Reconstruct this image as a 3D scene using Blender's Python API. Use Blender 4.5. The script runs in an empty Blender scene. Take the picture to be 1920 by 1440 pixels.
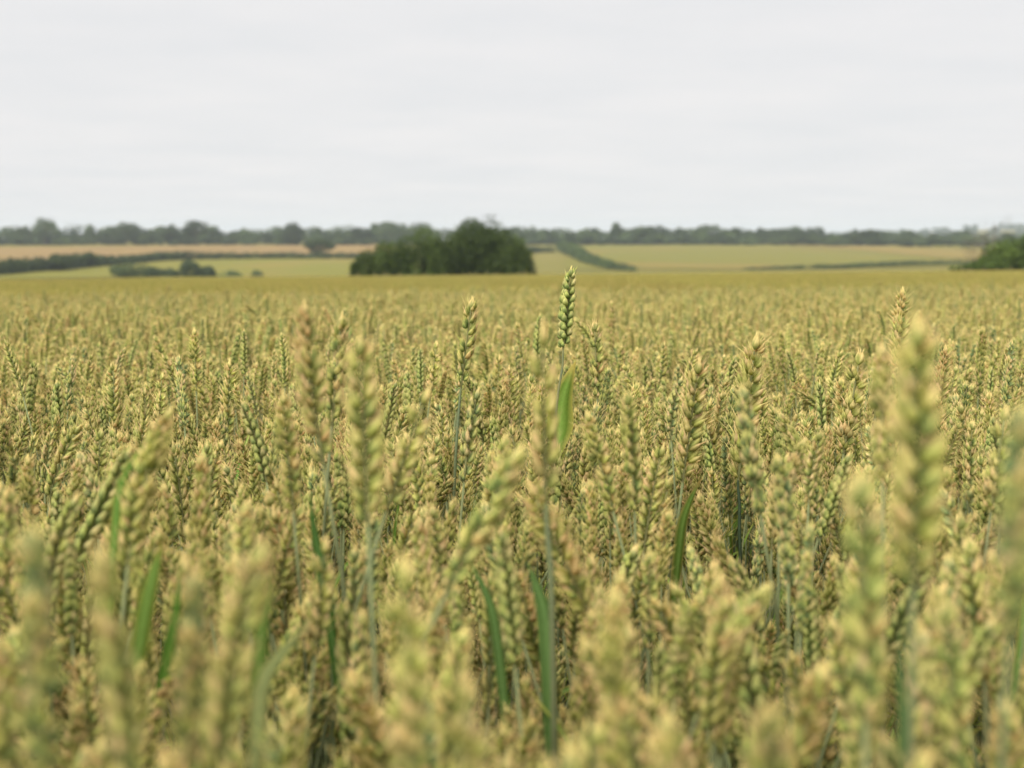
import bpy, math
import numpy as np
from mathutils import Vector, Matrix, Euler
R = math.radians
rng = np.random.default_rng(11)
scn = bpy.context.scene
COL = scn.collection

# ------------------------------------------------------------------ camera, sky, sun, exposure
FPX = 2637.0                 # focal length in pixels of the 1920 px wide photograph
PITCH = math.atan(270/FPX)   # true horizon lies 270 px above the middle
CAM = np.array([0.0, 0.0, 0.95])
cam_d = bpy.data.cameras.new('camera'); cam = bpy.data.objects.new('camera', cam_d); COL.objects.link(cam)
cam_d.sensor_width = 36; cam_d.lens = 36*FPX/1920
cam_d.clip_start = 0.02; cam_d.clip_end = 20000
cam.location = CAM; cam.rotation_euler = (R(90)-PITCH, 0, 0)
cam_d.dof.use_dof = True; cam_d.dof.focus_distance = 1.60
cam_d.dof.aperture_fstop = 6.9; cam_d.dof.aperture_blades = 7
scn.camera = cam
FWD = np.array([0, math.cos(PITCH), -math.sin(PITCH)]); UPV = np.array([0, math.sin(PITCH), math.cos(PITCH)]); RGT = np.array([1.0, 0, 0])
def at(px, py, d):           # a point seen at photo pixel (px, py) at depth d metres
    return CAM + d*(FWD + (px-960)/FPX*RGT - (py-720)/FPX*UPV)
def proj(p):
    v = np.asarray(p)-CAM; d = v@FWD
    return np.stack([960+FPX*(v@RGT)/d, 720-FPX*(v@UPV)/d, d], -1)

SUN_EL, SUN_AZ = R(52), R(215)
world = bpy.data.worlds.new('World'); scn.world = world; world.use_nodes = True
wt = world.node_tree; wt.nodes.clear()
def N(t, kind, **kw):
    n = t.nodes.new(kind)
    for k, v in kw.items():
        setattr(n, k, v)
    return n
wo = N(wt, 'ShaderNodeOutputWorld'); wb = N(wt, 'ShaderNodeBackground'); wb.inputs['Strength'].default_value = 0.0715
sky = N(wt, 'ShaderNodeTexSky', sky_type='NISHITA', sun_disc=False); sky.sun_elevation = SUN_EL; sky.sun_rotation = SUN_AZ
sky.air_density = 1.0; sky.dust_density = 2.0
tc = N(wt, 'ShaderNodeTexCoord'); sp = N(wt, 'ShaderNodeSeparateXYZ'); wt.links.new(tc.outputs['Generated'], sp.inputs[0])
zz = N(wt, 'ShaderNodeMath', operation='ADD'); wt.links.new(sp.outputs['Z'], zz.inputs[0]); zz.inputs[1].default_value = 0.06
zm = N(wt, 'ShaderNodeMath', operation='MAXIMUM'); wt.links.new(zz.outputs[0], zm.inputs[0]); zm.inputs[1].default_value = 0.04
dx = N(wt, 'ShaderNodeMath', operation='DIVIDE'); wt.links.new(sp.outputs['X'], dx.inputs[0]); wt.links.new(zm.outputs[0], dx.inputs[1])
dy = N(wt, 'ShaderNodeMath', operation='DIVIDE'); wt.links.new(sp.outputs['Y'], dy.inputs[0]); wt.links.new(zm.outputs[0], dy.inputs[1])
cb = N(wt, 'ShaderNodeCombineXYZ'); wt.links.new(dx.outputs[0], cb.inputs[0]); wt.links.new(dy.outputs[0], cb.inputs[1])
no = N(wt, 'ShaderNodeTexNoise'); no.inputs['Scale'].default_value = 0.9; no.inputs['Detail'].default_value = 6; no.inputs['Roughness'].default_value = 0.55
wt.links.new(cb.outputs[0], no.inputs['Vector'])
cr = N(wt, 'ShaderNodeValToRGB'); cr.color_ramp.elements[0].position = 0.33; cr.color_ramp.elements[1].position = 0.70
cr.color_ramp.elements[0].color = (8.20, 8.22, 8.32, 1); cr.color_ramp.elements[1].color = (8.95, 8.76, 8.72, 1)
wt.links.new(no.outputs['Fac'], cr.inputs[0])
mx = N(wt, 'ShaderNodeMix', data_type='RGBA'); mx.inputs[0].default_value = 0.95
wt.links.new(sky.outputs[0], mx.inputs[6]); wt.links.new(cr.outputs[0], mx.inputs[7])
wt.links.new(mx.outputs[2], wb.inputs['Color']); wt.links.new(wb.outputs[0], wo.inputs['Surface'])
sd = bpy.data.lights.new('sun', 'SUN'); sd.energy = 5.0; sd.angle = R(95); sd.color = (1, 0.96, 0.89)
so = bpy.data.objects.new('sun', sd); COL.objects.link(so)
so.rotation_euler = (R(90)-SUN_EL, 0, math.pi-SUN_AZ)
scn.view_settings.view_transform = 'Standard'; scn.view_settings.look = 'None'
scn.view_settings.exposure = 0.5; scn.view_settings.gamma = 1.0; scn.view_settings.use_curve_mapping = False
cy = scn.cycles
cy.max_bounces = 7; cy.diffuse_bounces = 4; cy.glossy_bounces = 2; cy.transmission_bounces = 4; cy.transparent_max_bounces = 4; cy.volume_bounces = 1
cy.use_denoising = True; cy.denoiser = 'OPENIMAGEDENOISE'
cy.use_adaptive_sampling = True; cy.adaptive_threshold = 0.02
cy.caustics_reflective = False; cy.caustics_refractive = False

# ------------------------------------------------------------------ helpers
def prop(o, label=None, cat=None, group=None, kind=None):
    if label: o['label'] = label
    if cat: o['category'] = cat
    if group: o['group'] = group
    if kind: o['kind'] = kind
    return o

class MB:                    # collects vertices, faces, colours; build() links ONE mesh
    def __init__(s): s.v=[]; s.q=[]; s.t=[]; s.c=[]; s.qm=[]; s.tm=[]; s.n=0
    def add(s, v, q=None, t=None, c=(1,1,1), m=0):
        v = np.asarray(v, float).reshape(-1,3); s.v.append(v)
        c = np.asarray(c, float)
        s.c.append(np.broadcast_to(c, (len(v),3)) if c.ndim==1 else c.reshape(-1,3))
        if q is not None and len(q): q=np.asarray(q,int); s.q.append(q+s.n); s.qm.append(np.full(len(q),m))
        if t is not None and len(t): t=np.asarray(t,int); s.t.append(t+s.n); s.tm.append(np.full(len(t),m))
        s.n += len(v); return s
    def merge(s, o, M=None, f=None):
        if o.n == 0: return s
        v=np.concatenate(o.v); c=np.concatenate(o.c)
        if M is not None: v = v@M[:3,:3].T+M[:3,3]
        if f is not None: c = c*f
        s.v.append(v); s.c.append(c)
        for a,b in zip(o.q,o.qm): s.q.append(a+s.n); s.qm.append(b)
        for a,b in zip(o.t,o.tm): s.t.append(a+s.n); s.tm.append(b)
        s.n += len(v); return s
    def mesh(s, name, mats, smooth=True):
        me = bpy.data.meshes.new(name)
        v=np.concatenate(s.v); c=np.concatenate(s.c)
        q=np.concatenate(s.q) if s.q else np.zeros((0,4),int); t=np.concatenate(s.t) if s.t else np.zeros((0,3),int)
        mi=np.concatenate((s.qm or [np.zeros(0,int)])+(s.tm or [np.zeros(0,int)])).astype(np.int32)
        me.vertices.add(len(v)); me.vertices.foreach_set('co', v.astype(np.float32).ravel())
        me.loops.add(q.size+t.size); me.loops.foreach_set('vertex_index', np.concatenate([q.ravel(),t.ravel()]).astype(np.int32))
        nq,nt=len(q),len(t)
        me.polygons.add(nq+nt)
        st=np.concatenate([np.arange(nq)*4, nq*4+np.arange(nt)*3]).astype(np.int32)
        me.polygons.foreach_set('loop_start', st)
        me.polygons.foreach_set('material_index', mi)
        me.polygons.foreach_set('use_smooth', np.full(nq+nt, smooth))
        me.update(calc_edges=True)
        a=me.color_attributes.new('Col','FLOAT_COLOR','POINT')
        a.data.foreach_set('color', np.concatenate([c, np.ones((len(c),1))],1).astype(np.float32).ravel())
        for m in mats: me.materials.append(m)
        return me
    def build(s, name, mats, parent=None, smooth=True):
        return link(name, s.mesh(name, mats, smooth), parent)
def link(name, me, parent=None):
    o=bpy.data.objects.new(name, me); COL.objects.link(o)
    if parent is not None: o.parent=parent
    return o
def empty(name, loc):
    o=bpy.data.objects.new(name, None); COL.objects.link(o); o.location=loc; o.empty_display_size=0.1; return o

def unit(v): v=np.asarray(v,float); return v/max(np.linalg.norm(v),1e-9)
def tube(mb, pts, rad, col, sides=6, m=0, cap=True):
    pts=np.asarray(pts,float); n=len(pts); rad=np.broadcast_to(rad,(n,))
    tan=np.gradient(pts,axis=0)
    ref=np.array([0.3,1.0,0.12]); out=[]
    a=np.arange(sides)/sides*2*math.pi
    for i in range(n):
        t=unit(tan[i]); u=unit(np.cross(t,ref)); w=np.cross(t,u)
        out.append(pts[i]+rad[i]*(np.cos(a)[:,None]*u+np.sin(a)[:,None]*w))
    v=np.concatenate(out)
    q=[[i*sides+j,i*sides+(j+1)%sides,(i+1)*sides+(j+1)%sides,(i+1)*sides+j] for i in range(n-1) for j in range(sides)]
    c=np.asarray(col,float)
    if c.ndim==2: c=np.repeat(c,sides,0)
    t=None
    if cap:
        v=np.concatenate([v,pts[-1:]]); k=len(v)-1
        t=[[(n-1)*sides+j,(n-1)*sides+(j+1)%sides,k] for j in range(sides)]
        if c.ndim==2: c=np.concatenate([c,c[-1:]])
    mb.add(v,q,t,c,m); return mb

# ------------------------------------------------------------------ materials
def mat(name, col_attr=True, base=(1,1,1), rough=0.65, transl=0.0, hsv=0.0, speck=0.0, spec=0.3, patch=0.0):
    m=bpy.data.materials.new(name); m.use_nodes=True; t=m.node_tree; t.nodes.clear()
    out=N(t,'ShaderNodeOutputMaterial'); pb=N(t,'ShaderNodeBsdfPrincipled')
    pb.inputs['Roughness'].default_value=rough; pb.inputs['Specular IOR Level'].default_value=spec
    if col_attr:
        a=N(t,'ShaderNodeAttribute'); a.attribute_name='Col'; c=a.outputs['Color']
    else:
        a=N(t,'ShaderNodeRGB'); a.outputs[0].default_value=(*base,1); c=a.outputs[0]
    if hsv:
        oi=N(t,'ShaderNodeObjectInfo'); h=N(t,'ShaderNodeHueSaturation')
        mr=N(t,'ShaderNodeMapRange'); mr.inputs[3].default_value=1-hsv; mr.inputs[4].default_value=1+hsv
        t.links.new(oi.outputs['Random'],mr.inputs[0]); t.links.new(mr.outputs[0],h.inputs['Value'])
        m2=N(t,'ShaderNodeMath',operation='MULTIPLY'); m2.inputs[1].default_value=7.31; t.links.new(oi.outputs['Random'],m2.inputs[0])
        fr=N(t,'ShaderNodeMath',operation='FRACT'); t.links.new(m2.outputs[0],fr.inputs[0])
        mh=N(t,'ShaderNodeMapRange'); mh.inputs[3].default_value=0.5-hsv*0.09; mh.inputs[4].default_value=0.5+hsv*0.09
        t.links.new(fr.outputs[0],mh.inputs[0]); t.links.new(mh.outputs[0],h.inputs['Hue'])
        t.links.new(c,h.inputs['Color']); c=h.outputs[0]
    for amt,scale,det in ((speck,520.0,3),(patch,0.22,3)):
        if amt:
            g=N(t,'ShaderNodeNewGeometry'); nz=N(t,'ShaderNodeTexNoise'); nz.inputs['Scale'].default_value=scale; nz.inputs['Detail'].default_value=det
            t.links.new(g.outputs['Position'],nz.inputs['Vector'])
            mr=N(t,'ShaderNodeMapRange'); mr.inputs[1].default_value=0.25; mr.inputs[2].default_value=0.75; mr.inputs[3].default_value=1-amt; mr.inputs[4].default_value=1+amt
            t.links.new(nz.outputs['Fac'],mr.inputs[0])
            vm=N(t,'ShaderNodeVectorMath',operation='SCALE'); t.links.new(c,vm.inputs[0]); t.links.new(mr.outputs[0],vm.inputs['Scale']); c=vm.outputs[0]
    t.links.new(c,pb.inputs['Base Color']); sh=pb.outputs[0]
    if transl:
        tr=N(t,'ShaderNodeBsdfTranslucent'); t.links.new(c,tr.inputs['Color'])
        mxs=N(t,'ShaderNodeMixShader'); mxs.inputs[0].default_value=transl
        t.links.new(sh,mxs.inputs[1]); t.links.new(tr.outputs[0],mxs.inputs[2]); sh=mxs.outputs[0]
    t.links.new(sh,out.inputs['Surface']); return m
M_HUSK=mat('wheat_husk',rough=0.65,transl=0.42,hsv=0.09,speck=0.17,spec=0.25,patch=0.05)
M_LEAF=mat('wheat_leaf',rough=0.6,transl=0.38,speck=0.14,hsv=0.08,spec=0.12)
M_TREE=mat('tree_leaves',rough=0.7,transl=0.25,spec=0.2)
M_BARK=mat('bark',rough=0.85)
WM=[M_HUSK,M_LEAF]

# ------------------------------------------------------------------ terrain
_py=np.array([420,460,500,560,600,650,700,800,900,1000,1100,1300,2000,3500,7000])
_px=np.array([522,512.5,505,497,492,486,481,472,465,459.5,457,454,451,450,449.5])
_ky=np.concatenate([[-7000,-150,0,150,170,220,300,360],_py]); 
_kz=np.concatenate([[3.5,3.5,0,-3.525,-4.3,-7.4,-10.9,-11.0],0.95-(_px-450)/FPX*_py])
def H(x,y):
    x=np.asarray(x,float); y=np.asarray(y,float)
    z=np.interp(y,_ky,_kz)
    k=np.clip((300-np.abs(y))/150,0,1); k=k*k*(3-2*k)
    z=z+0.0089*np.clip(x,-120,120)*k
    z=z+32*np.exp(-((x-1420)/480)**2-((y-3700)/700)**2)
    return z
def ground_at(px,py,y0=380,y1=2500):   # where the sight line through a pixel meets the far slope
    dv=FWD+(px-960)/FPX*RGT-(py-720)/FPX*UPV
    ys=np.linspace(y0,y1,4000); s=ys/dv[1]; P=CAM+s[:,None]*dv
    hit=np.nonzero(P[:,2]<=H(P[:,0],P[:,1]))[0]
    k=hit[0] if len(hit) else len(ys)-1
    p=P[k].copy(); p[2]=H(p[0],p[1]); return p

def log_axis(lo,hi,n): return np.concatenate([np.linspace(0,lo,8)[:-1],np.geomspace(lo,hi,n)])
ax=log_axis(6,7000,46); xs=np.concatenate([-ax[::-1][:-1],ax])
ys=np.unique(np.concatenate([-log_axis(6,7000,16)[::-1],np.linspace(0,140,15),np.linspace(150,460,40),np.linspace(470,1300,84),np.geomspace(1320,7000,30)]))
X,Y=np.meshgrid(xs,ys); Z=H(X,Y)
def grid_faces(nu,nv): 
    i=np.arange(nv-1)[:,None]*nu+np.arange(nu-1)[None,:]; i=i.ravel()
    return np.stack([i,i+1,i+1+nu,i+nu],1)
def ground_mat(name, c1, c2, scale, c3=None, soil=False):
    m=bpy.data.materials.new(name); m.use_nodes=True; t=m.node_tree; pb=t.nodes['Principled BSDF']; pb.inputs['Roughness'].default_value=0.9; pb.inputs['Specular IOR Level'].default_value=0.1
    g=N(t,'ShaderNodeNewGeometry'); mp=N(t,'ShaderNodeMapping'); mp.inputs['Scale'].default_value=scale; t.links.new(g.outputs['Position'],mp.inputs[0])
    nz=N(t,'ShaderNodeTexNoise'); nz.inputs['Scale'].default_value=1; nz.inputs['Detail'].default_value=5; t.links.new(mp.outputs[0],nz.inputs['Vector'])
    r=N(t,'ShaderNodeValToRGB'); r.color_ramp.elements[0].position=0.35; r.color_ramp.elements[1].position=0.66
    r.color_ramp.elements[0].color=(*c1,1); r.color_ramp.elements[1].color=(*c2,1)
    if c3: e=r.color_ramp.elements.new(0.5); e.color=(*c3,1)
    t.links.new(nz.outputs['Fac'],r.inputs[0]); c=r.outputs[0]
    if soil:
        s=N(t,'ShaderNodeSeparateXYZ'); t.links.new(g.outputs['Position'],s.inputs[0])
        mr=N(t,'ShaderNodeMapRange'); mr.inputs[1].default_value=152; mr.inputs[2].default_value=156; t.links.new(s.outputs['Y'],mr.inputs[0])
        n2=N(t,'ShaderNodeTexNoise'); n2.inputs['Scale'].default_value=14; n2.inputs['Detail'].default_value=6; t.links.new(g.outputs['Position'],n2.inputs['Vector'])
        r2=N(t,'ShaderNodeValToRGB'); r2.color_ramp.elements[0].color=(0.05,0.036,0.02,1); r2.color_ramp.elements[1].color=(0.16,0.12,0.07,1); t.links.new(n2.outputs['Fac'],r2.inputs[0])
        mm=N(t,'ShaderNodeMix',data_type='RGBA'); t.links.new(mr.outputs[0],mm.inputs[0]); t.links.new(r2.outputs[0],mm.inputs[6]); t.links.new(c,mm.inputs[7]); c=mm.outputs[2]
    t.links.new(c,pb.inputs['Base Color']); return m
g=MB().add(np.stack([X,Y,Z],-1),grid_faces(len(xs),len(ys))).build('ground',[ground_mat('ground_field',(0.1305,0.1215,0.0234),(0.1575,0.1332,0.0306),(0.02,0.004,0.02),soil=True)])
prop(g,'rolling farmland under the crop and across the valley','ground',kind='structure')

def field_sheet(name,label,top,bot,mt,lift=0.25,n=60,k=24):
    px=np.linspace(max(top[0][0],bot[0][0]),min(top[-1][0],bot[-1][0]),n)
    ty=np.interp(px,*zip(*top)); by=np.interp(px,*zip(*bot)); V=[]
    A=[ground_at(a,b) for a,b in zip(px,by)]; B=[ground_at(a,b) for a,b in zip(px,ty)]
    for j in range(k):
        for a,b in zip(A,B):
            p=a+(b-a)*(j/(k-1)); V.append([p[0],p[1],float(H(p[0],p[1]))+lift])
    o=MB().add(V,grid_faces(n,k)).build(name,[mt]); prop(o,label,'field',kind='structure'); return o
STUB=ground_mat('stubble_soil',(0.1800,0.1170,0.0504),(0.2115,0.1368,0.0576),(0.03,0.02,0.03),(0.1935,0.1332,0.0450))
RIPE=ground_mat('ripening_corn',(0.1395,0.1278,0.0234),(0.1710,0.1278,0.0306),(0.012,0.01,0.02),(0.1350,0.1278,0.0234))
TANF=ground_mat('tan_corn',(0.1710,0.1332,0.0360),(0.1935,0.1404,0.0432),(0.02,0.02,0.03),(0.1800,0.1350,0.0342))
PALE=ground_mat('pale_pasture',(0.1485,0.1350,0.0234),(0.1710,0.1368,0.0306),(0.02,0.006,0.02),(0.1395,0.1350,0.0216))
field_sheet('stubble_field','pinkish brown bare field below the distant wood',[(-500,467),(0,465),(380,461),(760,460)],[(-500,512),(0,500),(150,492),(300,484),(640,478),(760,477)],STUB)
field_sheet('ripening_field','yellow field climbing to the wood beyond the crop',[(1060,461),(1300,459.5),(1600,462),(1830,469),(2500,480)],[(1060,506),(1430,506),(1800,500),(1830,499),(2500,499)],RIPE)
field_sheet('ripe_strip','tan ripe strip along the upper end of the yellow field',[(1480,461.5),(1600,462),(1830,469),(2500,480)],[(1480,462.5),(1600,470),(1720,480),(1830,488),(2500,492)],TANF,lift=0.5,k=10)
field_sheet('pasture','pale yellow green field under the long hedge',[(-500,522),(0,515),(150,502),(300,490),(640,483),(760,482)],[(-500,525),(0,524),(150,522),(300,522),(640,522),(760,522)],PALE)

# ------------------------------------------------------------------ trees and hedges
def leaf_cloud(mb, blobs, n, size, c0, c1, r, shell=0.62):
    blobs=[(np.asarray(c,float),np.asarray(ra,float)*np.ones(3)) for c,ra in blobs]
    vol=np.array([np.prod(b[1])**(2/3) for b in blobs]); k=r.choice(len(blobs),n,p=vol/vol.sum())
    C=np.array([b[0] for b in blobs])[k]; A=np.array([b[1] for b in blobs])[k]
    d=r.normal(size=(n,3)); d/=np.linalg.norm(d,axis=1,keepdims=True)
    rr=shell+(1.06-shell)*r.random(n)**0.7
    P=C+d*A*rr[:,None]
    nn=d+0.8*r.normal(size=(n,3)); nn/=np.linalg.norm(nn,axis=1,keepdims=True)
    u=np.cross(nn,r.normal(size=(n,3))); u/=np.linalg.norm(u,axis=1,keepdims=True); w=np.cross(nn,u)
    s=size*(0.55+0.9*r.random(n))[:,None]
    q=np.stack([P-u*s,P+w*s*0.55,P+u*s,P-w*s*0.55],1).reshape(-1,3)
    tone=np.array([r.random() for _ in blobs])[k]*0.6+r.random(n)*0.4
    c=np.asarray(c0)+(np.asarray(c1)-np.asarray(c0))*tone[:,None]
    mb.add(q,np.arange(4*n).reshape(n,4),None,np.repeat(c,4,0)); return mb
def crown_blobs(w,h,z0,r,n=14,sub=0.42):
    c=np.array([0,0,z0+h/2]); out=[(c,(w*0.36,w*0.36,h*0.38))]
    for _ in range(n):
        d=r.normal(size=3); d[2]=d[2]*0.8+0.25; d/=np.linalg.norm(d)
        s=sub*(0.6+0.6*r.random())
        out.append((c+d*np.array([w/2,w/2,h/2])*(1-s*0.75),(w/2*s,w/2*s,h/2*s*0.95)))
    return out
def trunk_mb(h,rad,r,limbs=5,col=(0.09,0.07,0.05)):
    mb=MB(); n=6; p=np.stack([np.cumsum(r.normal(0,0.03*h/n,n)),np.cumsum(r.normal(0,0.03*h/n,n)),np.linspace(-0.4,h,n)],1)
    tube(mb,p,np.linspace(rad,rad*0.45,n),col,8)
    for _ in range(limbs):
        t=0.35+0.6*r.random(); b=np.array([np.interp(t*h,p[:,2],p[:,k]) for k in range(3)]); a=r.random()*6.28
        d=np.array([math.cos(a),math.sin(a),0.9+0.5*r.random()]); L=h*0.5*(0.6+0.5*r.random())
        pts=[b+d*L*s+np.array([0,0,0.08*L*s*s]) for s in np.linspace(0,1,4)]
        tube(mb,pts,np.linspace(rad*0.4,rad*0.1,4),col,5)
    return mb
G0,G1=(0.021,0.037,0.016),(0.078,0.108,0.033)
def tree(label,px,top,base,w,d=None,dark=1.0,n=1500,leaf=0.55,seed=0,name='hedgerow_tree',group='trees along the distant wood edge',squat=False):
    r=np.random.default_rng(1000+seed)
    p=ground_at(px,base) if d is None else at(px,base,d)
    if d is not None: p[2]=H(p[0],p[1])
    dep=(p-CAM)@FWD
    h=(proj(p)[1]-top)*dep/FPX; W=w*dep/FPX
    o=empty(name,p); o.rotation_euler[2]=0; prop(o,label,'tree',group)
    z0=0.02*h if squat else 0.16*h
    mb=MB(); leaf_cloud(mb,crown_blobs(W,h-z0,z0,r,16),int(n*1.6),leaf,np.array(G0)*dark,np.array(G1)*dark,r)
    mb.build('crown',[M_TREE],o,False)
    trunk_mb(h*0.75,max(0.10,h*0.022),r).build('trunk',[M_BARK],o)
    return o
T=[('pale rounded tree topping the wood at its far end, above the brown field',85,408,459,44,1.5),
   ('broad domed tree midway between the pale rounded tree and the pair of dark trees',237,417,459,60,1.0),
   ('squat dark tree beside the darkest round tree above the brown field',320,428,459,38,0.8),
   ('darkest round tree standing out against the wood above the brown field',368,411,460,54,0.75),
   ('dark round topped tree on the wood edge nearest the hedge standing tree',548,417,459,42,0.8),
   ('narrow dark tree just short of the big bush, against the paler wood',677,425,459,44,0.75),
   ('wide hazy tree rising behind the smaller bush',733,416,458,74,1.3),
   ('soft grey green tree showing behind the shoulder of the big bush',790,418,458,60,1.4),
   ('thin upright tree poking above the wood past the big bush',1156,417,458,26,1.2),
   ('low hazy tree next to the thin upright tree on the wood edge',1207,423,458,44,1.3),
   ('tall domed tree crowning the wood above the yellow field',1333,419,458,58,1.1),
   ('small round tree between the tall domed tree and the broad dark clump',1378,427,458,34,0.95),
   ('broad dark clump of tree over the middle of the yellow field',1462,430,458,84,0.8),
   ('dark tree ending the broad clump where the wood opens to haze',1502,431,458,36,0.75),
   ('dark peaked tree alone at the far end of the yellow field',1628,429,460,36,0.8),
   ('low brownish tree beside the dark peaked tree',1590,438,460,46,0.85),
   ('small dark tree on the hazy gap in front of the blue hill',1747,443,463,22,1.0)]
for i,(lb,px,tp,bs,w,dk) in enumerate(T): tree(lb,px,tp,bs+1,w,dark=dk,seed=i)
tree('round tree growing out of the long hedge below the wood',598,447,480,58,dark=0.9,seed=40,leaf=0.5,squat=True,group=None)

tree('upright bushy tree poking out of the long hedge where it dips',166,473,503,30,dark=0.85,seed=41,leaf=0.4,squat=True,group=None)
tree('low wide tree swelling the thick end of the long hedge',112,477,509,60,dark=0.85,seed=42,leaf=0.4,squat=True,group=None)
# the mass of the wood behind, one continuous canopy
def wood(name,label,rows,n_per,leaf,seed,dark=1.0):
    r=np.random.default_rng(seed); mb=MB()
    for (x0,x1,base,top0,top1,wpx) in rows:
        px=x0
        while px<x1:
            p=ground_at(px,base); p=p+np.array([0,r.uniform(-15,60),0]); p[2]=H(p[0],p[1])
            dep=(p-CAM)@FWD; t=top1+(top0-top1)*r.random()**1.4; h=max(3.0,(proj(p)[1]-t)*dep/FPX); W=wpx*r.uniform(0.5,1.9)*dep/FPX
            bl=[(c+p,a) for c,a in crown_blobs(W,h*1.02,-0.02*h,r,9,0.5)]
            k=dark*r.uniform(0.7,1.5)
            leaf_cloud(mb,bl,n_per,leaf,np.array(G0)*k,np.array(G1)*k,r)
            tube(mb,[p,p+np.array([0,0,h*0.6])],[0.35,0.15],(0.07,0.055,0.04),5)
            px+=W*FPX/dep*r.uniform(0.3,0.65)
    o=mb.build(name,[M_TREE],None,False); prop(o,label,'wood',kind='stuff'); return o
wood('woodland','continuous hazy line of woodland along the far side of the valley',
     [(-420,340,459,416,429,36),(340,760,458,418,430,36),(-420,760,459,428,440,28),(-420,760,459.5,440,450,24),(700,1000,458,416,430,36),(960,1540,458,421,432,36),(960,1540,459,431,441,28),(960,1540,459.5,440,449,24),(1520,1860,459,429,440,28),(1520,2400,460,436,446,28),(1560,2400,462.5,441,450,28)],620,0.9,5)
def hill_wood():
    r=np.random.default_rng(8); mb=MB()
    for i in range(420):
        px=r.uniform(1500,2700); y=r.uniform(2300,3900); x=(px-960)/FPX*y
        if px<1800 and r.random()<0.35: continue
        p=np.array([x,y,float(H(x,y))]); h=r.uniform(11,19)*(1 if px>1700 else 0.9); W=r.uniform(12,26)
        bl=[(c+p,a) for c,a in crown_blobs(W,h,-0.3,r,6,0.55)]
        leaf_cloud(mb,bl,160,1.9,np.array(G0)*1.1,np.array(G1)*1.1,r)
        tube(mb,[p,p+np.array([0,0,h*0.6])],[0.5,0.2],(0.07,0.055,0.04),4)
    o=mb.build('hill_woodland',[M_TREE],None,False); prop(o,'blue hazy woods covering the far hill','wood',kind='stuff')
hill_wood()

def hedge(label,pts,seed,leaf=0.4,dens=60,dark=0.9,depth=2.5,step=1.2):
    """pts: (pixel x, base y, top y); a hedge bank following that line on the far slope"""
    r=np.random.default_rng(seed); mb=MB(); G=[ground_at(a,b) for a,b,c in pts]
    hs=[max(0.8,(b-c)*((g-CAM)@FWD)/FPX) for (a,b,c),g in zip(pts,G)]
    stems=MB(); o=empty('hedge',G[0]); o0=G[0]
    for i in range(len(G)-1):
        L=np.linalg.norm(G[i+1]-G[i]); n=max(2,int(L/step))
        for k in range(n):
            t=(k+r.random())/n; p=G[i]+(G[i+1]-G[i])*t; p[2]=H(p[0],p[1]); h=(hs[i]+(hs[i+1]-hs[i])*t)*r.uniform(0.8,1.12)
            kk=dark*r.uniform(0.85,1.2)
            a=np.array([max(2.0,step*1.5),depth*0.6,h*0.55])
            leaf_cloud(mb,[(p-o0+np.array([r.normal(0,0.3),r.normal(0,0.5),h*0.5]),a)],dens,leaf*(0.5+0.25*h**0.5),np.array(G0)*kk,np.array(G1)*kk,r,0.5)
            if k%2==0: tube(stems,[p-o0,p-o0+np.array([0.1,0,h*0.6])],[0.07,0.03],(0.08,0.06,0.045),4)
    mb.build('foliage',[M_TREE],o,False)
    sobj=stems.build('stems',[M_BARK],o); sobj['kind']='stuff'
    prop(o,label,'hedge',group='hedges across the valley'); return o
hedge('long hedge curving beneath the brown field and thickening towards one end',[(-420,530,496),(-150,521,487),(0,517,488),(60,511,483),(110,508,480),(140,505,478),(165,502,477),(200,499,481),(250,495,479),(300,490,474),(340,488,471),(380,487,473),(450,486,474),(520,486,473),(600,486,473),(690,486,474),(780,487,475)],21,dens=110,dark=1.0)
hedge('short slanting hedge running downhill beside the big bush',[(1050,470,452),(1075,482,458),(1095,492,470),(1120,499,482),(1150,506,491),(1190,509,498)],22,dens=60,dark=1.25,step=1.6)
hedge('low hedge along the bottom of the yellow field',[(1400,507,503),(1440,506,500),(1500,505,496),(1540,505,495),(1580,504,496),(1620,502,492),(1700,499,489),(1790,497,488),(2000,497,487)],23,dens=50,dark=1.1)
hedge('thin hedge at the top of the small field beside the big bush',[(985,476,462),(1010,474,462),(1040,473,463)],24,dens=60,dark=0.9)
def shrub(label,px,top,base,w,seed,d=430,dark=1.0,n=700,leaf=0.3,group='shrubs in the pale field',name='field_shrub'):
    r=np.random.default_rng(300+seed); p=at(px,base,d); p[2]=H(p[0],p[1])
    h=(proj(p)[1]-top)*d/FPX; W=w*d/FPX; o=empty(name,p); prop(o,label,'shrub',group)
    mb=MB(); leaf_cloud(mb,crown_blobs(W*1.15,h*1.5,-0.48*h,r,14,0.5),n*4,leaf,np.array(G0)*dark,np.array(G1)*dark,r); mb.build('foliage',[M_TREE],o,False)
    trunk_mb(h*0.6,0.12,r,6).build('stem',[M_BARK],o); return o
shrub('large rounded grey green shrub in the pale field below the hedge',245,488,522,66,1,dark=1.25)
shrub('medium low shrub next to the large rounded shrub',290,500,522,44,2,dark=1.1)
shrub('small squat shrub between the low shrub and the tall bushy one',322,503,521,26,3,dark=1.0)
shrub('tall bushy shrub rising to the hedge in the pale field',358,486,522,36,4,dark=1.05)
shrub('low end shrub leaning out from the tall bushy one',388,499,521,30,5,dark=1.05)
shrub('thin flat shrub standing apart from the row in the pale field',432,507,520,36,6,dark=1.6,n=90)
shrub('tiny lone round shrub farthest out in the pale field',482,506,520,22,7,dark=1.5,n=60)

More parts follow.
